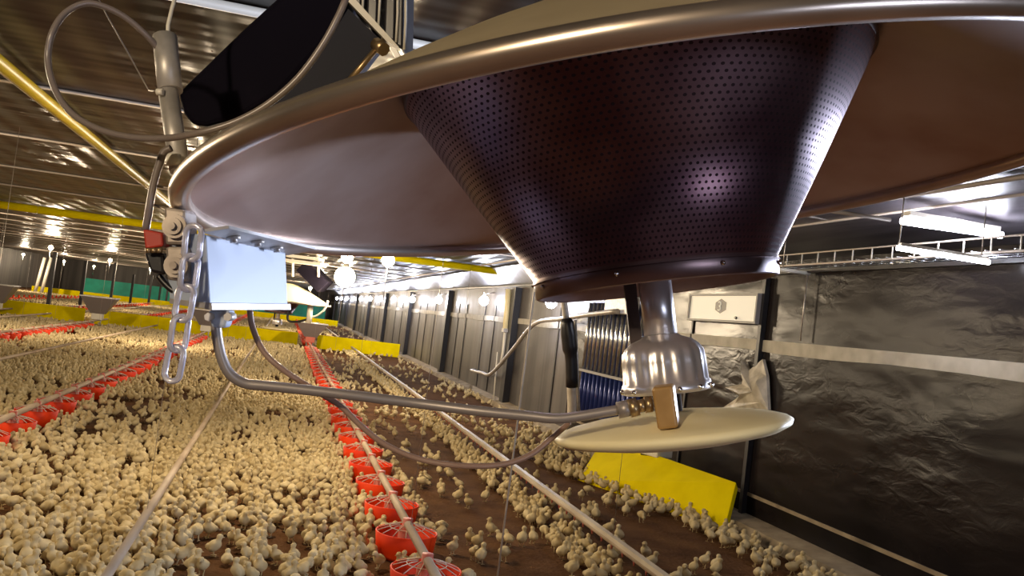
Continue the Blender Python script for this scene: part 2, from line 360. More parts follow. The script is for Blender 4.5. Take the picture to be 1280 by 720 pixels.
for i, y in enumerate((33, 43.5, 56, 69)):
    bulb_lamp(-8.0, y, 2.35, '%s bare warm bulb over the left rows beyond the barrier' % ORD[i], 420, 'warm bulbs', .08)
for i, y in enumerate((58, 68, 78)):
    bulb_lamp(-15.5, y, 2.3, '%s bare warm bulb by the far left wall' % ORD[i], 500, 'warm bulbs', .08)
bulb_lamp(-1.3, -1.2, 2.45, 'added warm fill bulb hanging behind the photographer', 125, 'warm bulbs')  # unseen bulb added as fill for the foreground
bulb_lamp(-4.2, 7.5, 2.2, 'added warm fill bulb above the left feeder row out of view', 150, 'warm bulbs')  # added fill out of view, evens out the light
bulb_lamp(-2.6, 22, 2.4, 'added warm fill bulb hidden above the hanging chain over the second row', 430, 'warm bulbs')  # added behind the chain to light the barrier
bulb_lamp(-.05, 6.6, 2.22, 'added warm fill bulb over the crowd, hidden above the big canopy', 115, 'warm bulbs')  # added out of sight, shades the near crowd from overhead
bulb_lamp(-3.6, 4.2, 2.2, 'added unseen fill bulb left of the photographer', 110, 'warm bulbs')  # another unseen bulb added as fill
bulb_lamp(-8., 20, 2.45, 'bare warm bulb far left over the third feeder row', 620, 'warm bulbs')
def wall_lamp(x, y, z, label, e):
    t = thing('wall_lamp', label, 'lamp', (x, y, z), 'cool lamps along the right wall')
    MB().ball((x, y, z), .10, 10, sc=(1, 1, 1.1)).build('bulb', cool_e, t)  # enlarged so the ball carries the lamp's glare
    MB().lathe([(.001, .2), (.03, .2), (.032, .09), (.001, .09)], Matrix.Translation((x, y, z)), 12).build('socket', whitep, t)
    MB().tube([(x, y, z+.15), (XW, y, z+.2)], .01, 6).build('bracket', wire, t)
    if e: plight('wall_lamp_light', (x-.14, y, z), COOL, e*.55, .05, t)
for i, y in enumerate((13.4, 18.3, 24, 29.2, 34.4, 39.3, 44.2, 49.5, 55, 61, 67, 73)):
    wall_lamp(4.16, y, 2.05, '%s cool white lamp from the camera along the grey right wall' % (ORD+['eleventh', 'twelfth'])[i], 110 if i < 8 else 130)
t = thing('tube_lamp', 'white lit tube lamp hung by a rod under the eave at right', 'lamp', atZ(1180, 319, 2.35))
a, c = atZ(1122, 310, 2.35), atZ(1236, 328, 2.35)
MB().tube([a, c], .016, 10).build('tube', tube_e, t)
MB().tube([a+Vector((.01, 0, 0)), a+Vector((.01, 0, ZC-a.z))], .004, 6).build('hanger_rod', wire, t)
MB().tube([c-Vector((.06, 0, 0)), c+Vector((-.06, 0, ZC-c.z-.04))], .004, 6).build('hanger_rod', wire, t)
MB().box(a.lerp(c, .5)+Vector((0, 0, .024)), (abs(c.x-a.x)*.98, .03, .02)).build('lamp_rail', whitep, t)
plight('tube_light', a.lerp(c, .5)-Vector((0, 0, .035)), (.80, .84, 1), 7, .03, t)
t = thing('eave_lamp', 'bright white tube lamp tight under the eave above the hung tube', 'lamp', atZ(1188, 286, 2.6))
a, c = atZ(1127, 276, 2.6), atZ(1252, 294, 2.6)
MB().tube([a, c], .024, 12).build('tube', tube_e, t)
MB().box(a.lerp(c, .5)+Vector((0, 0, .045)), (abs(c.x-a.x), .07, .03)).build('lamp_rail', whitep, t)
for _k in (.2, .8): plight('eave_light', a.lerp(c, _k)-Vector((0, 0, .05)), (.80, .84, 1), 10, .04, t)
plight('eave_upglow', a.lerp(c, .5)+Vector((0, -.09, .03)), (.9, .86, 1), 4, .03, t)
# two cool fill tubes added out of view, for highlights on cone and box
def fill_tube(loc, rot, e, label, sz=1.2):
    t = thing('tube_lamp', label, 'lamp', loc)
    R = Matrix.Translation(Vector(loc)) @ rot
    MB().tube([R @ Vector((-sz/2, 0, 0)), R @ Vector((sz/2, 0, 0))], .018, 10).build('tube', tube_e, t)
    MB().tube([R @ Vector((-sz/2, 0, .04)), R @ Vector((sz/2, 0, .04))], .022, 6).build('lamp_rail', whitep, t)
    L = bpy.data.lights.new('tube_light', 'AREA'); L.shape = 'RECTANGLE'; L.size = sz; L.size_y = .16; L.energy = e; L.color = (.66, .76, 1)
    lo = bpy.data.objects.new('tube_light', L); COL.objects.link(lo); lo.matrix_world = R @ Matrix.Translation((0, 0, -.03))
    return t
def look(d, up=(0, 0, 1)):                          # rotation whose -Z looks along d
    return Vector(d).to_track_quat('-Z', 'Y').to_matrix().to_4x4()
fill_tube((3.15, 2.35, 1.66), look((-1, -.42, .0)) @ Matrix.Rotation(PI/2, 4, 'Z'), 190, 'added upright cool fill tube, unseen right of the view', .6)
fill_tube((1.6, -2.2, 1.5), look((-.45, 1, .0)), 14, 'added cool fill tube behind the photographer')

# ------------------------------------------------------------------ right wall fittings
t = thing('sign_box', 'white wall box with a grey number mark on the black sheeting', 'sign', (4.33, 8.0, 1.9))
z0, z1, y0, y1 = 1.905, 2.15, 7.32, 8.70
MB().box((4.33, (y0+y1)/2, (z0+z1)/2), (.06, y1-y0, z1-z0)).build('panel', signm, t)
m_ = MB()
for yy in (y0-.012, y1+.012): m_.box((4.325, yy, (z0+z1)/2), (.09, .025, z1-z0+.05))
for zz in (z0-.012, z1+.012): m_.box((4.325, (y0+y1)/2, zz), (.09, y1-y0, .022))
m_.build('frame', signg, t)
m_ = MB(); yc, zc = 8.02, 2.045
hexp = [(yc+.13*math.cos(PI/6+i*PI/3), zc+.066*math.sin(PI/6+i*PI/3)*1.15) for i in range(6)]
m_.add([(4.297, p, q) for p, q in hexp]+[(4.302, p, q) for p, q in hexp], [(0, 1, 2, 3, 4, 5), (11, 10, 9, 8, 7, 6)]+[(i, (i+1) % 6, (i+1) % 6+6, i+6) for i in range(6)])
lm = m_.build('emblem', signg, t)
m_ = MB()                                            # the figure 3 in the emblem
pts = []
for cz in (.022, -.022):
    for i in range(9):
        a = PI*.75 - i/8*PI*1.25 if cz > 0 else PI*.5 - i/8*PI*1.25
        pts.append((4.293, yc+.02-.03*math.cos(a), zc+cz+.022*math.sin(a)))
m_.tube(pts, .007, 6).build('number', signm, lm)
MB().tube([(4.29, 7.66, 1.93), (4.27, 7.66, 1.93)], .015, 10).build('lock', black, t)

# crossbars and hanging wires at the eave
for i, (p, q, z) in enumerate((((960, 335), (1012, 342), 2.35), ((1015, 260), (1113, 275), 2.5))):
    a, c = atZ(*p, z), atZ(*q, z); tt = thing('crossbar', ['white crossbar end behind the perforated cone, a wire hanging from it', 'pale crossbar hanging under the ceiling right of the canopy'][i], 'bar', a.lerp(c, .5))
    MB().tube([a, c], .018 if i == 0 else .012, 8).build('bar', whitep if i == 0 else batten, tt)
    h = a.lerp(c, .35)
    MB().tube([h, (h.x, h.y, ZC-.02)], .005, 6).build('hanger', wire, tt)
    if i == 0: MB().tube([c-Vector((.02, 0, 0)), (c.x-.02, c.y, 1.76)], .006, 6).build('drop_wire', wire, tt)
# guard rail of short rods with a wire shelf in the eave inlet
gr = thing('wire_guard', 'wire guard with short upright rods along the eave above the black wall', 'guard', (4.5, 6.5, 2.42))
for y in np.arange(3.2, 9.4, .235): MB().tube([(4.34, y, 2.43), (4.34, y, 2.53)], .006, 6).build('upright_rod', offwhite, gr)
m_ = MB(); m_.tube([(4.34, 3., 2.53), (4.34, 9.5, 2.53)], .007, 6); m_.tube([(4.34, 3., 2.43), (4.34, 9.5, 2.43)], .009, 6)
m_.build('rail', batten, gr)
m_ = MB()
for x in np.arange(4.42, 5.3, .08): m_.tube([(x, 3., 2.44), (x, 9.5, 2.44)], .006, 5)
for y in np.arange(3., 9.5, .12): m_.tube([(4.36, y, 2.45), (5.3, y, 2.45)], .005, 5)
m_.build('mesh_shelf', silv, gr)
m_ = MB(); m_.box((XW+.5, (YB+YF)/2, 2.38), (.76, YF-YB, .03))
struct(m_.build('trim_50', plastic, world=(0, 0, 0)))

# cooling panel (blue ribbed)
t = thing('ribbed_panel', 'blue ribbed metal panel with silver upper ribs leaning on the right wall', 'panel', (4.3, 11, .5))
MB().box((4.34, 10.95, 1.28), (.03, 2.1, 1.62)).build('backing', bluem, t)
m_ = MB(); m2 = MB()
for i in range(13):
    y = 9.98+i*.162
    m_.tube([(4.315, y, 1.09), (4.315, y, 2.06)], .035, 8)
    m2.tube([(4.318, y, .5), (4.318, y, 1.05)], .035, 8)
m_.build('upper_ribs', silv, t); m2.build('lower_ribs', bluem, t)
MB().box((4.29, 10.95, 1.07), (.04, 2.12, .035)).build('rail', signg, t)
_p = atX(778, 369, 4.2)
tag(MB().box(_p, (.1, .95, .5)).build('wall_cabinet', zinc, bevel=.01), 'small grey box on the wall right above the blue ribbed panel', 'box')
t = thing('sleeved_hose', 'hanging hose in a thick black sleeve beside the blue ribbed panel', 'hose', atD(714, 527, 6.4))
MB().tube(smooth_path([atD(*p, 6.4) for p in ((708, 398), (710, 415), (712, 432), (714, 450), (715, 484))], 3), [.035]+[.052]*2+[.057]*5+[.046]*5, 14).build('sleeve', black, t)
_a = atD(703, 350, 6.4)
MB().tube(smooth_path([Vector((_a.x, _a.y, ZC)), _a, atD(705, 378, 6.4), atD(708, 400, 6.4)], 4), .024, 10).build('upper_hose', zinc, t)
MB().tube(smooth_path([atD(*p, 6.4) for p in ((714, 482), (715, 505), (714, 528))], 4), .034, 10).build('lower_hose', railm, t)
MB().tube([atD(719, 400, 6.46), atD(724, 524, 6.46)], .012, 8).build('side_pipe', zinc, t)
t = thing('drop_tube', 'pale vertical tube with a thin pipe below it on the first wide post', 'tube', atX(633, 410, 4.25))
MB().tube([atX(636, 362, 4.22), atX(632, 412, 4.22)], .06, 12).build('tube', cream, t)
MB().tube([atX(632, 410, 4.22), atX(629, 440, 4.22), atX(626, 455, 4.22)], .03, 8).build('lower_pipe', whitep, t)
MB().box(atX(632, 413, 4.22), (.12, .16, .07)).build('collar', zinc, t)
MB().tube([atX(622, 440, 4.2), atX(617, 500, 4.2)], .016, 6).build('thin_pipe', whitep, t)
tag(MB().tube(smooth_path([atX(592, 462, 4.37)]+[atX(*p, 4.1) for p in ((590, 463), (602, 466), (614, 467), (640, 438), (668, 405), (700, 399), (738, 393), (772, 389))], 4), .035, 8).build('bent_rod', zinc), 'bent grey rod reaching across from the wall towards the blue panel', 'rod')

# shed bag
bagp = [(926, 450), (936, 463), (953, 449), (958, 470), (960, 512), (900, 512), (925, 495), (906, 484), (927, 480), (930, 466)]
m_ = MB(); N = len(bagp)
cen = atX(940, 490, 4.26)
ring = [atX(*p, 4.33) for p in bagp]
vs = [cen] + ring + [cen.lerp(q, .6)+Vector((-.05+.04*((i*7) % 3), .0, 0)) for i, q in enumerate(ring)] + [q+Vector((.03, 0, 0)) for q in ring]
fs = []
for i in range(N):
    j = (i+1) % N
    fs += [(0, 1+N+i, 1+N+j), (1+N+i, 1+i, 1+j, 1+N+j), (1+i, 1+2*N+i, 1+2*N+j, 1+j)]
fs.append(tuple(1+2*N+i for i in range(N))[::-1])
m_.add(vs, fs, smooth=False)
tag(m_.build('plastic_bag', bagm), 'crumpled pale plastic bag caught on the wall post above the cream disc', 'bag')

# yellow slab by the wall
bl, br = atZ(722, 600, .0), atZ(905, 664, .0)
tl, tr = atZ(755, 546, .42), atZ(920, 603, .42)
nrm = (br-bl).cross(tl-bl).normalized(); nrm = nrm if nrm.x > 0 else -nrm
th = nrm*.07
tag(MB().hexa([bl, br, br+th, bl+th, tl, tr, tr+th, tl+th]).build('yellow_board', yellow, bevel=.006), 'thick yellow foam board standing on edge among chicks beside the right wall', 'board')
w = atX(818, 562, 4.0)
tag(MB().box(w, (.22, .34, .12), rot=Matrix.Rotation(.3, 3, 'Z')).build('white_block', whitep, bevel=.01), 'small white block showing between the cream disc and the yellow board', 'block')
tag(MB().box((w.x, w.y, (w.z-.06)/2), (.16, .24, w.z-.06), rot=Matrix.Rotation(.3, 3, 'Z')).build('block_stand', black), 'dark stand under the small white block by the wall', 'stand')

# ------------------------------------------------------------------ drinker rails
def drinker(x, y0, y1, label, big=True):
    t = thing('drinker_line', label, 'drinker', (x, y0, .17), 'drinker lines on cords')
    m_ = MB()
    if big:
        m_.box((x, (y0+y1)/2, .2), (.045, y1-y0, .03)); m_.build('rail', railm, t)
        MB().tube([(x, y0, .168), (x, y1, .168)], .017, 8).build('water_pipe', pipem, t)
    else:
        m_.tube([(x, y0, .19), (x, y1, .19)], .026, 8); m_.build('water_pipe', pipem, t)
    k = 0
    y = y0+.1
    while big and y < min(y1, 16) and k < 90:
        MB().lathe([(.001, .0), (.006, .0), (.008, .02), (.012, .03), (.001, .03)], Matrix.Translation((x, y, .125)), 6).build('nipple', palered, t); y += .2; k += 1
    y = max(y0+1.2, 5.7)
    while y < min(y1, 29):
        MB().tube([(x, y, .2), (x, y, ZC)], .0018, 5).build('cord', wire, t); y += 6.
    return t
drinker(2.42, 3.4, 76, 'pale square drinker rail along the sparse aisle near the right wall')
drinker(-.645, 3.4, 76, 'thin drinker pipe running through the crowded chicks left of the red pans', False)
drinker(-3.95, 8, 76, 'drinker pipe between the second and third feeder rows', False)
drinker(-7.2, 16, 76, 'drinker pipe beyond the third feeder row at far left', False)

# ------------------------------------------------------------------ feeders
def feeder_pipe(x, y0, y1, label):
    t = thing('feeder_pipe', label, 'feeder pipe', (x, y0, .2), 'feeder pipes')
    MB().tube([(x, y0, .21), (x, y1, .21)], .028, 10).build('pipe', pipem, t)
    y = max(y0, 3.3)+2.
    while y < min(y1, 29):
        MB().tube([(x, y, .22), (x, y, ZC)], .0018, 5).build('cord', wire, t); y += 5.
feeder_pipe(.97, 3.6, 76, 'long pale pipe above the red feeder pans in the middle of the view')
feeder_pipe(-2.3, 6, 76, 'pipe over the second feeder row left of the hanging chain')
feeder_pipe(-5.5, 12, 76, 'pipe over the third feeder row at the left edge')
feeder_pipe(-8.35, 20, 76, 'pipe over the fourth feeder row far left')
def pan_parts(t, x, y, mats=(red, grill, palered)):
    T = Matrix.Translation((x, y, 0))
    MB().lathe([(.001, .012), (.155, .012), (.178, .03), (.195, .158), (.201, .163), (.206, .159), (.188, .02), (.174, .0), (.001, .0)], T, 28).build('pan', mats[0], t)
    MB().lathe([(.001, .085), (.17, .075)], T, 24).build('feed', feedm, t)
    g = MB(); ns = 14
    for i in range(ns):
        a = 2*PI*i/ns; pr = [(.05, .205), (.09, .198), (.14, .183), (.192, .163)]
        g.tube([(x+r*math.cos(a), y+r*math.sin(a), z) for r, z in pr], .0032, 5)
    g.tube([(x+.115*math.cos(2*PI*i/28), y+.115*math.sin(2*PI*i/28), .188) for i in range(28)], .0032, 5, closed=True)
    g.build('grill', mats[1], t)
    MB().lathe([(.001, .03), (.085, .03), (.06, .09), (.052, .185), (.034, .20), (.034, .245), (.001, .245)], T, 18).build('feed_cone', mats[2], t)
proto = None
rows = [(.97, 4.10, 28.4, 'middle row', 'red pans of the middle feeder row'), (-2.3, 8.2, 28.4, 'second row', 'red pans of the second feeder row'), (-5.5, 15.6, 28.4, 'third row', 'red pans of the third feeder row')]
NUMW = ORD+['eleventh', 'twelfth', 'thirteenth', 'fourteenth', 'fifteenth']
for x, y0, y1, rn, grp in rows:
    i = 0; y = y0
    while y < y1:
        if i < 15: lab = '%s red feeder pan with pale grill from the camera in the %s' % (NUMW[i], rn)
        else: lab = 'small distant red feeder pan before the yellow barrier in the %s' % rn
        if proto is None:
            proto = thing('feeder_pan', lab, 'feeder', (x, y, 0), grp); pan_parts(proto, x, y)
        else:
            c = copy_tree(proto); c.location = (x, y, 0); c['label'] = lab; c['group'] = grp; c.rotation_euler.z = i*.7
        i += 1; y += .815
# pans beyond the barrier: single-mesh copies
m_ = MB(); m_.lathe([(.001, .012), (.15, .02), (.19, .115), (.2, .118), (.16, .0), (.001, .0)], None, 14, 0)
m_.lathe([(.17, .09), (.001, .09)], None, 14, 1); m_.lathe([(.05, .05), (.04, .24), (.001, .24)], None, 8, 0)
far0 = m_.build('feeder_pan', [red, feedm], world=(0, 0, 0)); cnt = 0
for x, rn in ((.97, 'middle'), (-2.3, 'second'), (-5.5, 'third'), (-8.35, 'fourth'), (-12.0, 'fifth')):
    y = 31.6 if x > -8 else (31.6 if x > -10 else 40)
    while y < 60 and cnt < 170:
        c = far0 if cnt == 0 else far0.copy()
        if cnt: COL.objects.link(c)
        c.location = (x, y, 0)
        tag(c, 'tiny red feeder pan beyond the nearer yellow barrier in the %s row' % rn, 'feeder', 'red pans beyond the barrier in the %s row' % rn)
        cnt += 1; y += .86
# hoppers
for i, (x, z1) in enumerate(((.97, .86), (-2.3, .9), (-5.5, .92), (-8.35, .95))):
    t = thing('feed_hopper', ['grey feed hopper at the end of the middle feeder row', 'grey feed hopper over the second row behind the hanging chain', 'grey feed hopper at the end of the third feeder row', 'grey feed hopper over the fourth row at the left edge'][i], 'hopper', (x, 29.2, 0), 'feed hoppers')
    a, b_, y = .5, .2, 29.2
    MB().hexa([(x-b_, y-.15, .42), (x+b_, y-.15, .42), (x+b_, y+.15, .42), (x-b_, y+.15, .42), (x-a, y-.35, z1), (x+a, y-.35, z1), (x+a, y+.35, z1), (x-a, y+.35, z1)]).build('bin', hopper, t)
    MB().box((x, y, .34), (.3, .3, .2)).build('outlet_boot', offwhite if i else palered, t)
    MB().box((x, y, z1+.015), (1.04, .74, .03)).build('rim', zinc, t)
    MB().tube([(x-.1, y, .01), (x-.1, y, .3)], .02, 6).build('leg', zinc, t); MB().tube([(x+.1, y, .01), (x+.1, y, .3)], .02, 6).build('leg', zinc, t)

# loose cord hanging in the aisle
_t, _q = atD(668, 363, 5.2), atD(618, 750, 5.2)
tag(MB().tube([(_t.x, _t.y, ZC), _t, _q], .006, 6).build('winch_rope', railm), 'thin pale rope hanging over the sparse aisle beside the drinker rail', 'rope')
# ------------------------------------------------------------------ the brooder close to the camera
BR = .5
Cc = EYE + RC @ (Vector((.3027, -.2412, 1.9907))*BR)
dn = (RC @ Vector((.1005, 1, -.0763))).normalized()
zl = -dn; xl = (cx - zl*cx.dot(zl)).normalized(); yl = zl.cross(xl)
MR = Matrix((xl, yl, zl)).transposed().to_4x4(); MR.translation = Cc
def P2(prof): return [(r*BR, -h*BR) for r, h in prof]     # (r, h down) in units of the rim radius
def brooder_core(MR, label):
    t = thing('gas_brooder', label, 'brooder', MR)
    out = P2([(1.0, -.012), (.97, -.026), (.85, -.09), (.7, -.17), (.55, -.245), (.42, -.305), (.3, -.35), (.2, -.37), (.001, -.375)])
    MB().lathe(out, MR, 128).build('canopy', beige, t)
    inn = [(r*.995, z-.004) for r, z in out]
    MB().lathe(inn, MR, 128).build('reflector', inner, t)
    MB().tube([MR @ Vector((BR*math.cos(2*PI*i/160), BR*math.sin(2*PI*i/160), 0)) for i in range(160)], .0102, 16, closed=True).build('rim_bead', steel, t)
    c = MB().lathe(P2([(.28, .212), (.2708, .2086), (.398, 0), (.525, -.215)]), MR, 128).build('perforated_cone', perf, t)
    MB().lathe(P2([(.525, -.215), (.531, -.219), (.531, -.25)]), MR, 96).build('cone_collar', castm and mats_dark, t)
    lp = MB().lathe(P2([(.2735, .198), (.276, .205), (.273, .243), (.268, .246), (.262, .243), (.25, .222), (.06, .205), (.001, .205)]), MR, 96).build('bottom_ring', ringm, t)
    q = MB()
    for k in range(8):
        a = .35+k*PI/4
        q.ball(MR @ Vector((.2762*BR*math.cos(a), .2762*BR*math.sin(a), -.222*BR)), .0026, 6)
    q.build('rivets', alu, lp)
    MB().lathe(P2([(.001, .19), (.0375, .19), (.0375, .375), (.001, .375)]), MR, 32).build('injector_tube', cupm, t)
    MB().box(MR @ Vector((-.05*BR, .05*BR, -.29*BR)), (.014, .006, .09), rot=MR.to_3x3()).build('support_strap', mats_dark, t)
    fl = lambda a, i, r: r*(1+(.02*math.cos(18*a) if 4 <= i <= 6 else .0))
    cup = MB().lathe(P2([(.038, .350), (.046, .356), (.068, .364), (.084, .377), (.091, .390), (.0932, .41), (.0945, .455), (.0995, .459), (.101, .473), (.098, .479), (.09, .481), (.085, .46), (.03, .40)]), MR, 160, rad=fl).build('venturi_cup', cupm, t)
    q = MB()
    for k in range(12):
        a = k*PI/6+.1
        q.ball(MR @ Vector((.101*BR*math.cos(a), .101*BR*math.sin(a), -.471*BR)), .0032, 6)
    q.build('flange_studs', alu, cup)
    MB().lathe(P2([(.001, .47), (.03, .47), (.03, .53), (.04, .532), (.04, .55), (.001, .55)]), MR, 24).build('burner_body', black, t)
    MB().lathe(P2([(.001, .523), (.1, .527), (.18, .536), (.23, .545), (.256, .553), (.2655, .560), (.262, .570), (.24, .580), (.17, .592), (.06, .6), (.001, .6)]), MR, 128).build('deflector_disc', cream, t)
    return t
mats_dark = mat('scorched_steel', (.09, .07, .07), .4, .6)
ringm = vary(mat('ring_steel', (.2, .13, .13), .35, .85), (.14, .085, .085), (.26, .18, .18), 10)
cupm = mat('cup_aluminium', (.72, .68, .68), .3, .75)
br = brooder_core(MR, 'large gas brooder canopy with perforated cone hanging close above the chicks')
# orange block and fitting on the disc
ex = (cx*.99+fw*.12).normalized()
def quadbox(px, D, depth_vec):                        # px: four picture corners seen from the front, D: their depths
    f = [atD(*p, d) for p, d in zip(px, D)]; b_ = [q+depth_vec for q in f]
    return [f[3], f[2], b_[2], b_[3], f[0], f[1], b_[1], b_[0]]
o_ = MB().hexa(quadbox([(814, 485), (841, 482), (848, 535), (822, 538)], [.862]*4, fw*.026+cx*.007)).build('jet_block', brass, br, bevel=.003, bseg=3)
q = MB(); q.tube([atD(815, 505, .876), atD(806, 506, .876)], .009, 6); q.tube([atD(806, 506, .876), atD(797, 508, .876)], .0065, 10); q.tube([atD(797, 508, .876), atD(786, 511, .876)], .0105, 6)
q.build('pipe_fitting', dbrass, br)
q = MB(); q.tube([atD(790, 509, .876), atD(772, 513, .876)], .0085, 12)
pp = [(775, 512, .876), (745, 517, .876), (712, 522, .876), (690, 523, .876), (660, 520, .878), (600, 514, .88), (520, 504, .885), (440, 494, .873), (370, 486, .865), (330, 482, .86), (306, 479, .857), (288, 468, .853), (278, 450, .85), (272, 425, .848), (269, 396, .846)]
q.tube(smooth_path([atD(*p) for p in pp], 5), .0052, 12)
q.build('gas_tube', pipeg, br)
hp = [(312, 386, .9), (316, 410, .9), (330, 440, .9), (355, 463, .9), (392, 487, .91), (425, 507, .91), (452, 533, .91), (482, 556, .91), (525, 574, .91), (575, 582, .91), (625, 581, .92), (662, 569, .93), (688, 549, .94), (712, 528, .95)]
MB().tube(smooth_path([atD(*p) for p in hp], 5), .0031, 10).build('sensor_hose', hoser, br)
# control box with flange, clamp, thumb screws
bv = RC @ Vector((-.05, -.004, .03))
fr = quadbox([(257, 293), (357, 316), (360, 382), (262, 380)], [.82, .97, .97, .82], bv)
bx_ = MB().hexa(fr).build('control_box', boxm, br, bevel=.0015)
lipv = dn*.004
f = [atD(262, 380, .818), atD(361, 381, .967)]
q = MB(); a, c = f
q.hexa([a+lipv*1.4+cx*.002, c+lipv*1.4+cx*.002, c+bv+lipv, a+bv+lipv, a-lipv*.2+cx*.002, c-lipv*.2+cx*.002, c+bv-lipv*.2, a+bv-lipv*.2])
q.build('box_lid_edge', zinc, bx_)
q = MB(); p = [atD(252, 288, .80), atD(286, 283, .81), atD(395, 310, .98), atD(360, 317, .985)]
q.hexa([k_+dn*.002 for k_ in p]+[k_-dn*.001 for k_ in p]); q.build('flange', zinc, bx_)
for (x, y, d) in ((292, 301, .845), (322, 306, .885), (346, 313, .93)):
    q = MB(); c = atD(x, y, d); q.tube([c-dn*.009, c+dn*.002], .0035, 8); q.tube([c-dn*.004, c-dn*.001], .007, 10); q.build('thumb_screw', zinc, bx_)
q = MB(); q.hexa(quadbox([(259, 388), (288, 388), (282, 410), (264, 410)], [.84]*4, fw*.018)); q.build('pipe_clamp', boxm, br, bevel=.003)
for x in (262, 286):
    q = MB(); c = atD(x, 396, .836); q.tube([c-fw*.004, c+fw*.012], .0042, 6); q.build('clamp_bolt', zinc, br)
# valve at the rim
q = MB(); q.hexa(quadbox([(204, 258), (232, 262), (234, 306), (206, 306)], [.82]*4, fw*.03)); q.hexa(quadbox([(206, 308), (233, 308), (234, 352), (208, 350)], [.82]*4, fw*.03))
v_ = q.build('gas_valve', castm, br, bevel=.003)
for (x, y) in ((219, 283), (221, 332)):
    q = MB(); c = atD(x, y, .817)
    for r, a, b2 in ((.0115, -.003, .004), (.008, -.006, 0), (.0035, -.010, 0)): q.tube([c+fw*a, c+fw*b2], r, 18)
    q.build('valve_boss', castm, v_)
q = MB(); q.hexa(quadbox([(178, 286), (203, 291), (204, 308), (181, 312)], [.83]*4, fw*.02)); q.build('red_cap', redcap, v_, bevel=.002)
q = MB(); q.hexa(quadbox([(179, 315), (204, 316), (206, 344), (187, 340)], [.83]*4, fw*.025)); q.build('solenoid', black, v_, bevel=.003)
q = MB()
for x in (185, 192, 199): q.tube([atD(x, 310, .822), atD(x+.5, 316, .822)], .003, 6)
q.build('terminals', dbrass, v_)
q = MB(); q.hexa(quadbox([(234, 300), (256, 304), (258, 352), (236, 350)], [.86]*4, fw*.03)); q.build('regulator', mats_dark, br, bevel=.003)
MB().tube(smooth_path([atD(*p, .85) for p in ((198, 344), (206, 354), (218, 364), (234, 370), (262, 371))], 5), .0035, 8).build('cable', black, br)
# rod from canopy rim, clamp, suspension tube
q = MB(); q.tube([atD(206, 46, .90), atD(213, 114, .885)], .0122, 18); q.build('suspension_tube', zinc, br)
q = MB(); q.tube([atD(210, 112, .885), atD(225, 214, .86)], .0098, 18); q.build('lower_tube', zinc, br)
MB().tube([atD(196, 115, .87), atD(204, 115, .87)], .0035, 8).build('tube_screw', whitep, br); MB().tube([atD(216, 193, .85), atD(217, 206, .85)], .007, 8).build('tube_clip', whitep, br)
q = MB(); a = atD(210, 46, .90); q.tube([a, a+cy*-.012, atD(215, 10, .91), atD(220, -6, .915)], .0022, 6); p = atD(220, -6, .915); q.tube([p, (p.x, p.y+.02, ZC)], .0022, 6); q.build('lift_cable', offwhite, br)
hp = [(197, 60, .89), (183, 44, .88), (160, 24, .87), (135, 10, .86), (108, 4, .85), (82, 16, .84), (65, 42, .83), (60, 75, .83), (68, 110, .82), (88, 140, .81), (120, 160, .8), (160, 171, .79), (205, 173, .78), (250, 166, .77), (295, 152, .77), (335, 130, .77), (372, 98, .77), (402, 58, .77), (424, 18, .77), (436, -12, .78), (455, -60, .85)]
MB().tube(smooth_path([atD(*p) for p in hp], 5), .0031, 10).build('looped_hose', hose, br)
hp = [(214, 185, .83), (205, 190, .83), (199, 205, .83), (192, 230, .83), (187, 258, .83), (182, 288, .835)]
MB().tube(smooth_path([atD(*p) for p in hp], 5), .0036, 10).build('valve_hose', hose, br)
q = MB(); q.tube([atD(190, 232, .84), atD(216, 236, .84)], .0012, 6); q.tube([atD(190, 255, .84), atD(206, 262, .84), atD(210, 280, .84)], .0012, 6); q.tube([atD(122, -4, 1.4), atD(134, 20, 1.38), atD(186, 113, 1.0)], .0010, 6); q.tube([atD(186, 113, 1.), atD(197, 114, .89)], .0010, 6)
q.build('thin_wires', wire, br)
# black ribbed housing bolted on top of the canopy
hz = RC @ Vector((-.02, -.02, .14))
D0 = 1.02
pts = [(229, 142), (222, 116), (300, 40), (346, -2), (372, -40), (456, -40), (432, 8), (400, 60), (350, 116), (300, 146), (258, 158), (240, 156)]
f = [atD(*p, D0) for p in pts]; k_ = len(f)
q = MB(); q.add(f+[p+hz for p in f], [tuple(range(k_)), tuple(range(k_, 2*k_))[::-1]]+[(i, (i+1) % k_, (i+1) % k_+k_, i+k_) for i in range(k_)])
hs = q.build('blower_housing', darkblue, br, bevel=.006)
pts = [(430, 6), (476, 50), (432, 108), (410, 128), (352, 152), (300, 160), (350, 116), (400, 60)]
f = [atD(*p, D0+.01) for p in pts]; k_ = len(f)
q = MB(); q.add(f+[p+hz*.8 for p in f], [tuple(range(k_)), tuple(range(k_, 2*k_))[::-1]]+[(i, (i+1) % k_, (i+1) % k_+k_, i+k_) for i in range(k_)])
q.build('side_panel', bluebk, hs)
q = MB(); q.hexa(quadbox([(424, -10), (434, -12), (498, 58), (484, 52)], [D0-.005]*4, fw*.02)); q.build('edge_strip', offwhite, hs)
q = MB(); q.tube([atD(480, 50, D0-.02), atD(432, 106, D0-.03)], .0035, 8); q.tube([atD(470, 55, D0-.02), atD(480, 62, D0-.03)], .008, 8); q.build('mount_bracket', dbrass, br)
for i, (x, yb, w_) in enumerate(((444, 8, 10), (462, 27, 12), (484, 47, 12), (498, 56, 8))):
    q = MB(); q.hexa(quadbox([(x-2, -40), (x+w_, -38), (x+w_-2, yb+6), (x-5, yb)], [D0+.01]*4, fw*.10)); fn = q.build('rib', black, hs, bevel=.003)
    q = MB(); q.tube([atD(x+w_+1, -40, D0+.008), atD(x+w_+1, yb-30, D0+.008), atD(x+w_-1, yb+6, D0+.008)], .0016, 6); q.build('rib_edge', offwhite, fn)
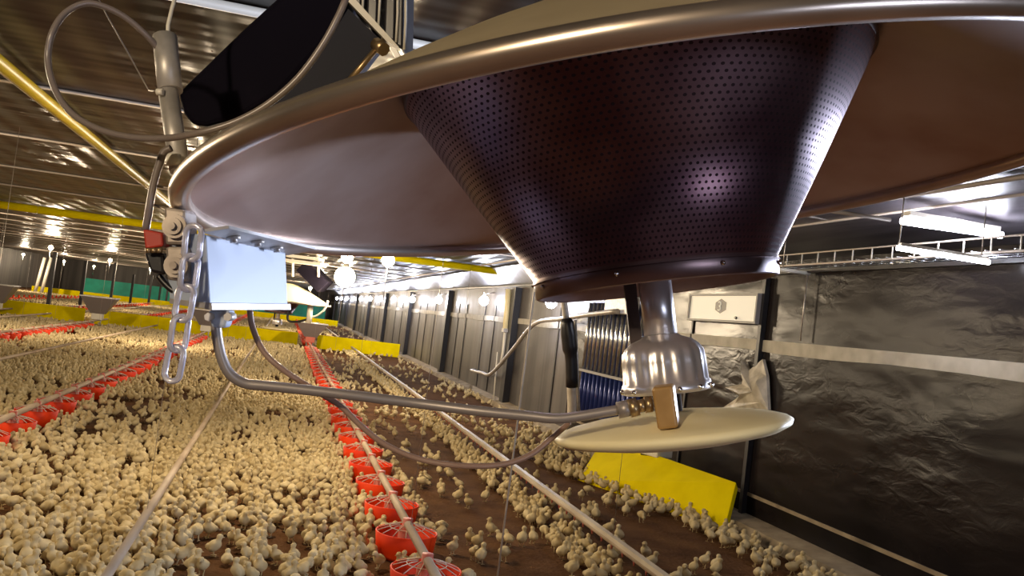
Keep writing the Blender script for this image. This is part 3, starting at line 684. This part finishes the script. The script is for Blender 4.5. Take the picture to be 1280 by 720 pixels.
# long-link chain hanging from the rim bracket
ch = thing('link_chain', 'long clear plastic link chain hanging beside the blue-white control box', 'chain', atD(214, 474, .80))
cp = [(243, 284), (239, 322), (234, 360), (227, 398), (221, 436), (214, 474)]
for i in range(5):
    a, c = atD(*cp[i], .80), atD(*cp[i+1], .80); ax = (c-a).normalized(); L_ = (c-a).length*.56
    side = cx.cross(ax).cross(ax).normalized() if False else (cx - ax*cx.dot(ax)).normalized()
    if i % 2: side = (side*.75+fw*.66).normalized()
    m0 = (a+c)/2; W_ = .0072; pts = []
    for j in range(28):
        th_ = 2*PI*j/28; s_, c_ = math.sin(th_), math.cos(th_)
        pts.append(m0 + side*W_*c_ + ax*((L_-W_)*(1 if s_ > 0 else -1)*(1 if abs(s_) > .05 else 0)+W_*s_))
    q = MB(); q.tube(pts, .0029, 8, closed=True); q.build('link', clear, ch)
# the second brooder further down the barn, hanging level
M2 = Matrix.Translation(atD(350, 376, 8.7)) @ Matrix.Rotation(.5, 4, 'Z')
b2 = brooder_core(M2, 'smaller looking cream lit gas brooder hanging farther down the barn behind the blue-white box')
b2['label'] = 'distant gas brooder paled by bulb light, half hidden behind the blue-white control box'
for ch_ in b2.children:
    if ch_.name.startswith('canopy'): ch_.data = ch_.data.copy(); ch_.data.materials[0] = cream  # cream in place of beige: nearby bulb light put into the colour
def W2(x, y, z): return atD(350, 376, 8.7)+cx*x-Vector((0, 0, 1))*y*-1+fw*z
q = MB()
a0 = atD(378, 330, 8.6); a1 = atD(405, 357, 8.6)
d_ = (a1-a0).normalized(); sd = d_.cross(fw).normalized()
q.hexa([a0-sd*.09, a1-sd*.09, a1-sd*.09+fw*.3, a0-sd*.09+fw*.3, a0+sd*.05, a1+sd*.05, a1+sd*.05+fw*.3, a0+sd*.05+fw*.3])
q.build('blower_housing', darkblue, b2)
for i, (x0, x1, y) in enumerate(((363, 400, 314), (362, 402, 321), (360, 404, 327))):
    q = MB(); a, c = atD(x0, y-.5, 8.6), atD(x1, y+4, 8.6); q.box((a+c)/2, ((c-a).length, .25, .03), rot=Matrix.Rotation(-YAW, 3, 'Z')); q.build('top_bar', whitep, b2)
q = MB()
for x in (366, 398): a, c = atD(x, 305, 8.6), atD(x, 346, 8.6); q.tube([a, c], .012, 6)
q.build('frame_rod', whitep, b2)
p = atD(372, 305, 8.7); MB().tube([p, (p.x, p.y, ZC)], .006, 6).build('lift_cable', wire, b2)
MB().tube([atD(389, 374, 8.5), atD(386, 404, 8.5)], .028, 8).build('drop_post', whitep, b2)
MB().tube(smooth_path([atD(*p, 8.5) for p in ((410, 376), (406, 386), (397, 394), (387, 397))], 4), .01, 6).build('gas_hose', whitep, b2)
MB().tube(smooth_path([atD(*p, 8.5) for p in ((361, 384), (360, 400), (372, 402), (388, 398))], 4), .012, 6).build('cable', black, b2)
# ------------------------------------------------------------------ chicks
def skin_body(parts, vox, rough):
    """one closed surface from overlapping ellipsoids (centre, radii, pitch)"""
    bm = bmesh.new()
    for c, r, p in parts:
        T = Matrix.Translation(c) @ Matrix.Rotation(p, 4, 'Y') @ Matrix.Diagonal((*r, 1))
        bmesh.ops.create_icosphere(bm, subdivisions=3, radius=1, matrix=T)
    me = bpy.data.meshes.new('t'); bm.to_mesh(me); bm.free()
    o = bpy.data.objects.new('t', me); COL.objects.link(o)
    md = o.modifiers.new('r', 'REMESH'); md.mode = 'VOXEL'; md.voxel_size = vox; md.use_smooth_shade = True
    sm = o.modifiers.new('s', 'SMOOTH'); sm.factor = .6; sm.iterations = 4
    dg = bpy.context.evaluated_depsgraph_get(); dg.update()
    me2 = bpy.data.meshes.new_from_object(o.evaluated_get(dg))
    bpy.data.objects.remove(o); return me2
def chick_mesh(pose, ratio=1.):
    """x forward; standing height about 0.1 m"""
    hx, hz, bp_, bz = {'stand': (.022, .094, -.75, .05), 'alert': (.014, .102, -1.05, .052), 'peck': (.055, .046, .25, .056), 'sit': (.028, .067, -.12, .033), 'turn': (.012, .093, -.8, .05), 'walk': (.038, .086, -.2, .052)}[pose]
    hy = .016 if pose == 'turn' else 0.
    neck = Vector((.018, hy*.4, bz+.014)).lerp(Vector((hx, hy, hz)), .5)
    parts = [(Vector((0, 0, bz)), (.0345, .0285, .0275), bp_), (Vector((-.022, 0, bz-.002+(.006 if bp_ > 0 else 0))), (.02, .018, .016), bp_+.5),
             (Vector((.012, 0, bz+.006)), (.024, .025, .024), bp_), (neck, (.0125, .0125, .019), .5 if pose == 'peck' else 0.), (Vector((hx, hy, hz)), (.0165, .0145, .0145), 0.),
             (Vector((-.004, .024, bz+.002)), (.024, .007, .014), bp_), (Vector((-.004, -.024, bz+.002)), (.024, .007, .014), bp_)]
    me = skin_body(parts, .0042, 0)
    bm = bmesh.new(); bm.from_mesh(me)
    for f in bm.faces: f.material_index = 0; f.smooth = True
    hd = Vector((1, .0, -.15)) if pose != 'turn' else Vector((.3, .95, -.1))
    if pose == 'peck': hd = Vector((.55, 0, -.85))
    hd.normalize(); H_ = Vector((hx, hy, hz))
    def cone(p, q, r1, r2, seg, mi):
        d = q-p; T = Matrix.Translation((p+q)/2) @ d.to_track_quat('Z', 'Y').to_matrix().to_4x4()
        g = bmesh.ops.create_cone(bm, cap_ends=True, segments=seg, radius1=r1, radius2=r2, depth=d.length, matrix=T)
        for f in {f for v in g['verts'] for f in v.link_faces}: f.material_index = mi
    cone(H_+hd*.012, H_+hd*.024, .0042, .0006, 6, 1)
    sdv = hd.cross(Vector((0, 0, 1))).normalized()
    for s in (-1, 1):
        g = bmesh.ops.create_icosphere(bm, subdivisions=1, radius=.0024, matrix=Matrix.Translation(H_+hd*.007+sdv*s*.0125+Vector((0, 0, .003))))
        for f in {f for v in g['verts'] for f in v.link_faces}: f.material_index = 2
    if pose != 'sit':
        for s in (-1, 1):
            fx = .004+(.014*s if pose == 'walk' else 0)
            cone(Vector((0, .012*s, bz-.018)), Vector((fx, .013*s, .004)), .0036, .0024, 5, 1)
            for a in (-.5, 0, .5, PI): cone(Vector((fx, .013*s, .003)), Vector((fx+.014*math.cos(a), .013*s+.014*math.sin(a), .0015)), .0018, .001, 4, 1)
    bm.to_mesh(me); bm.free(); me.name = 'chick_'+pose; me.materials.clear()
    for q in (down, beakm, eyem): me.materials.append(q)
    return me
POSES = ['stand', 'alert', 'peck', 'sit', 'turn', 'walk']
hi = [chick_mesh(p) for p in POSES]
def reduced(me, ratio):
    o = bpy.data.objects.new('t', me); COL.objects.link(o)
    d = o.modifiers.new('d', 'DECIMATE'); d.ratio = ratio
    dg = bpy.context.evaluated_depsgraph_get(); dg.update()
    r = bpy.data.meshes.new_from_object(o.evaluated_get(dg)); bpy.data.objects.remove(o)
    r.calc_loop_triangles()
    v = np.empty(len(r.vertices)*3, np.float32); r.vertices.foreach_get('co', v)
    t_ = np.empty(len(r.loop_triangles)*3, np.int32); r.loop_triangles.foreach_get('vertices', t_)
    mi = np.empty(len(r.loop_triangles), np.int32); r.loop_triangles.foreach_get('material_index', mi)
    return v.reshape(-1, 3), t_.reshape(-1, 3), mi
nf = len(hi[0].polygons)
lods = [[reduced(m_, k) for m_ in hi] for k in (330/nf, 110/nf, 34/nf)]
# where they stand
cands = []
def inframe(x, y, z=.05, mx=230):
    d = Vector((x, y, z))-EYE; D = d.dot(fw)
    if D < .5: return None
    px, py = 640+F*d.dot(cx)/D, 360+F*d.dot(cy)/D
    if -mx < px < 1280+mx and 300 < py < 800: return px, py, D
def dens(x, y):
    """chance that a spot holds a chick"""
    n_ = noise.noise(Vector((x*1.1, y*.8, 3.)))
    n2 = noise.noise(Vector((x*3.1, y*2.6, 9.)))
    dd = min(abs(x+.645), abs(x+3.95), abs(x+7.2)); 
    if x < .80:
        v = .80+.6*n2+.5*n_
        if y > 9: v -= .18-.45*n_*min(1, (y-9)/4)
        if -2.0 < x < -1.5 and y < 14: v -= .25
        if y < 6.2 and x > -.55: v -= .28+ (6.2-y)*.08
        if -2.9 < x < -1.3 and 8 < y < 13: v -= .25*max(0, n_*3)
        if dd < .25: v += .35
        return v
    if x < 1.30: return .42 if y < 14 else .3
    if x < 2.12: return .09+.2*n_+.12*n2
    if x < 2.42: return .75+.5*n2
    if x < 2.62: return .08
    base = .07+.18*n_
    if 5.6 < y < 9.8:                                # crowd along the foot of the yellow board
        xb = 3.5+(9.4-y)*.24
        if 0 < xb-x < .32: return .8
        if xb-x < 0 and y > 7.0: return -1
    if 9.4 < y < 12.5 and x > 2.9: return .34
    if x > 3.95 and y < 6.5: return .55
    if x > 3.6 and y < 7.2: return .42
    if x > 3.95: base += .12
    return base
def blocked(x, y):
    if x > 4.08 or x < XL+.3: return True
    for X0, Y0, Y1, st in ((.97, 4.10, 28.4, .815), (-2.3, 8.2, 28.4, .815), (-5.5, 15.6, 28.4, .815)):
        if abs(x-X0) < .25 and Y0-.3 < y < Y1:
            k = round((y-Y0)/st)
            if (x-X0)**2+(y-Y0-k*st)**2 < .222**2: return True
    if 29.85 < y < 31.1 or 61.8 < y < 62.2: return True
    if 28.7 < y < 29.7 and min(abs(x-q_) for q_ in (.97, -2.3, -5.5, -8.35)) < .3: return True
    if x > 3.2 and 7.0 < y < 9.7 and x > 3.45+(9.4-y)*.25: return True
    return False
def grid(y0, y1, st, x0=-22, x1=4.1, f=1.):
    y = y0; row_ = 0
    while y < y1:
        row_ += 1
        a, b_ = max(x0, -y*.98-1), min(x1, y*1.0+1)
        x = a
        while x < b_:
            X_, Y_ = x+rng.uniform(-.3, .3)*st+(st*.5 if row_ % 2 else 0), y+rng.uniform(-.24, .24)*st
            if rng.random() < dens(X_, Y_)*f and not blocked(X_, Y_):
                q_ = inframe(X_, Y_)
                if q_: cands.append((X_, Y_, *q_))
            x += st
        y += st*.95
grid(3.6, 14, .101); grid(14, 29.8, .118); grid(31.2, 61, .17, f=.9)
cands.sort(key=lambda c: c[4])
def pose_of(x, y):
    r = rng.random()
    k = 0 if r < .42 else 1 if r < .64 else 2 if r < .72 else 3 if r < .78 else 4 if r < .9 else 5
    return k, rng.uniform(0, 2*PI), rng.uniform(1.08, 1.34)
words = ['standing', 'stretching up', 'pecking', 'sitting', 'turning', 'walking']
def region(x, y):
    if x < -.645: return 'in the crowd left of the thin drinker pipe', 'chicks left of the thin drinker pipe'
    if x < .80: return 'between thin drinker pipe and red pans', 'chicks between the thin pipe and the red pans'
    if x < 1.30: return 'among the nearest red feeder pans', 'chicks at the nearest red pans'
    if x < 2.05: return 'on bare litter right of the red pans', 'chicks on the bare aisle'
    if x < 2.62: return 'lined up beside the square drinker rail', 'chicks along the square drinker rail'
    return 'on the litter between drinker rail and right wall', 'chicks by the right wall'
seen = 0; rest = []
for c_ in cands:
    x, y, px, py, D = c_
    k, yaw, s = pose_of(x, y)
    if seen < 300 and 0 < px < 1280 and py < 726 and not (950 < px and py < 600):
        o = bpy.data.objects.new('chick', hi[k]); COL.objects.link(o)
        o.location = (x, y, 0); o.rotation_euler = (0, 0, yaw); o.scale = (s, s, s)
        w_, g_ = region(x, y)
        tag(o, 'pale chick %s %s, among the nearest' % (words[k], w_), 'chick', g_)
        seen += 1
    else: rest.append((x, y, D, k, yaw, s))
V, T_, MI, off = [], [], [], 0
for x, y, D, k, yaw, s in rest:
    v, t_, mi = lods[0 if D < 8 else 1 if D < 16 else 2][k]
    ca, sa = math.cos(yaw)*s, math.sin(yaw)*s
    w_ = np.empty_like(v); w_[:, 0] = v[:, 0]*ca-v[:, 1]*sa+x; w_[:, 1] = v[:, 0]*sa+v[:, 1]*ca+y; w_[:, 2] = v[:, 2]*s
    V.append(w_); T_.append(t_+off); MI.append(mi); off += len(v)
V = np.concatenate(V); T_ = np.concatenate(T_); MI = np.concatenate(MI)
me = bpy.data.meshes.new('chick_flock'); me.vertices.add(len(V)); me.vertices.foreach_set('co', V.ravel())
me.loops.add(len(T_)*3); me.loops.foreach_set('vertex_index', T_.ravel().astype(np.int32))
me.polygons.add(len(T_)); me.polygons.foreach_set('loop_start', np.arange(0, len(T_)*3, 3, dtype=np.int32))
for q in (down, beakm, eyem): me.materials.append(q)
me.polygons.foreach_set('material_index', MI); me.polygons.foreach_set('use_smooth', np.ones(len(T_), bool))
me.update(calc_edges=True)
fl = bpy.data.objects.new('chick_flock', me); COL.objects.link(fl)
tag(fl, 'thousands of pale yellow chicks crowding the litter back to the far wall', 'chicks', kind='stuff')
print('CHICKS', len(cands), len(T_))
# ------------------------------------------------------------------ world and view
w = bpy.data.worlds.new('world'); S.world = w; w.use_nodes = True
w.node_tree.nodes['Background'].inputs[0].default_value = (.5, .42, .36, 1); w.node_tree.nodes['Background'].inputs[1].default_value = .05
vs = S.view_settings; vs.view_transform = 'Standard'; vs.look = 'None'; vs.gamma = 1; vs.use_curve_mapping = False; vs.exposure = 0.
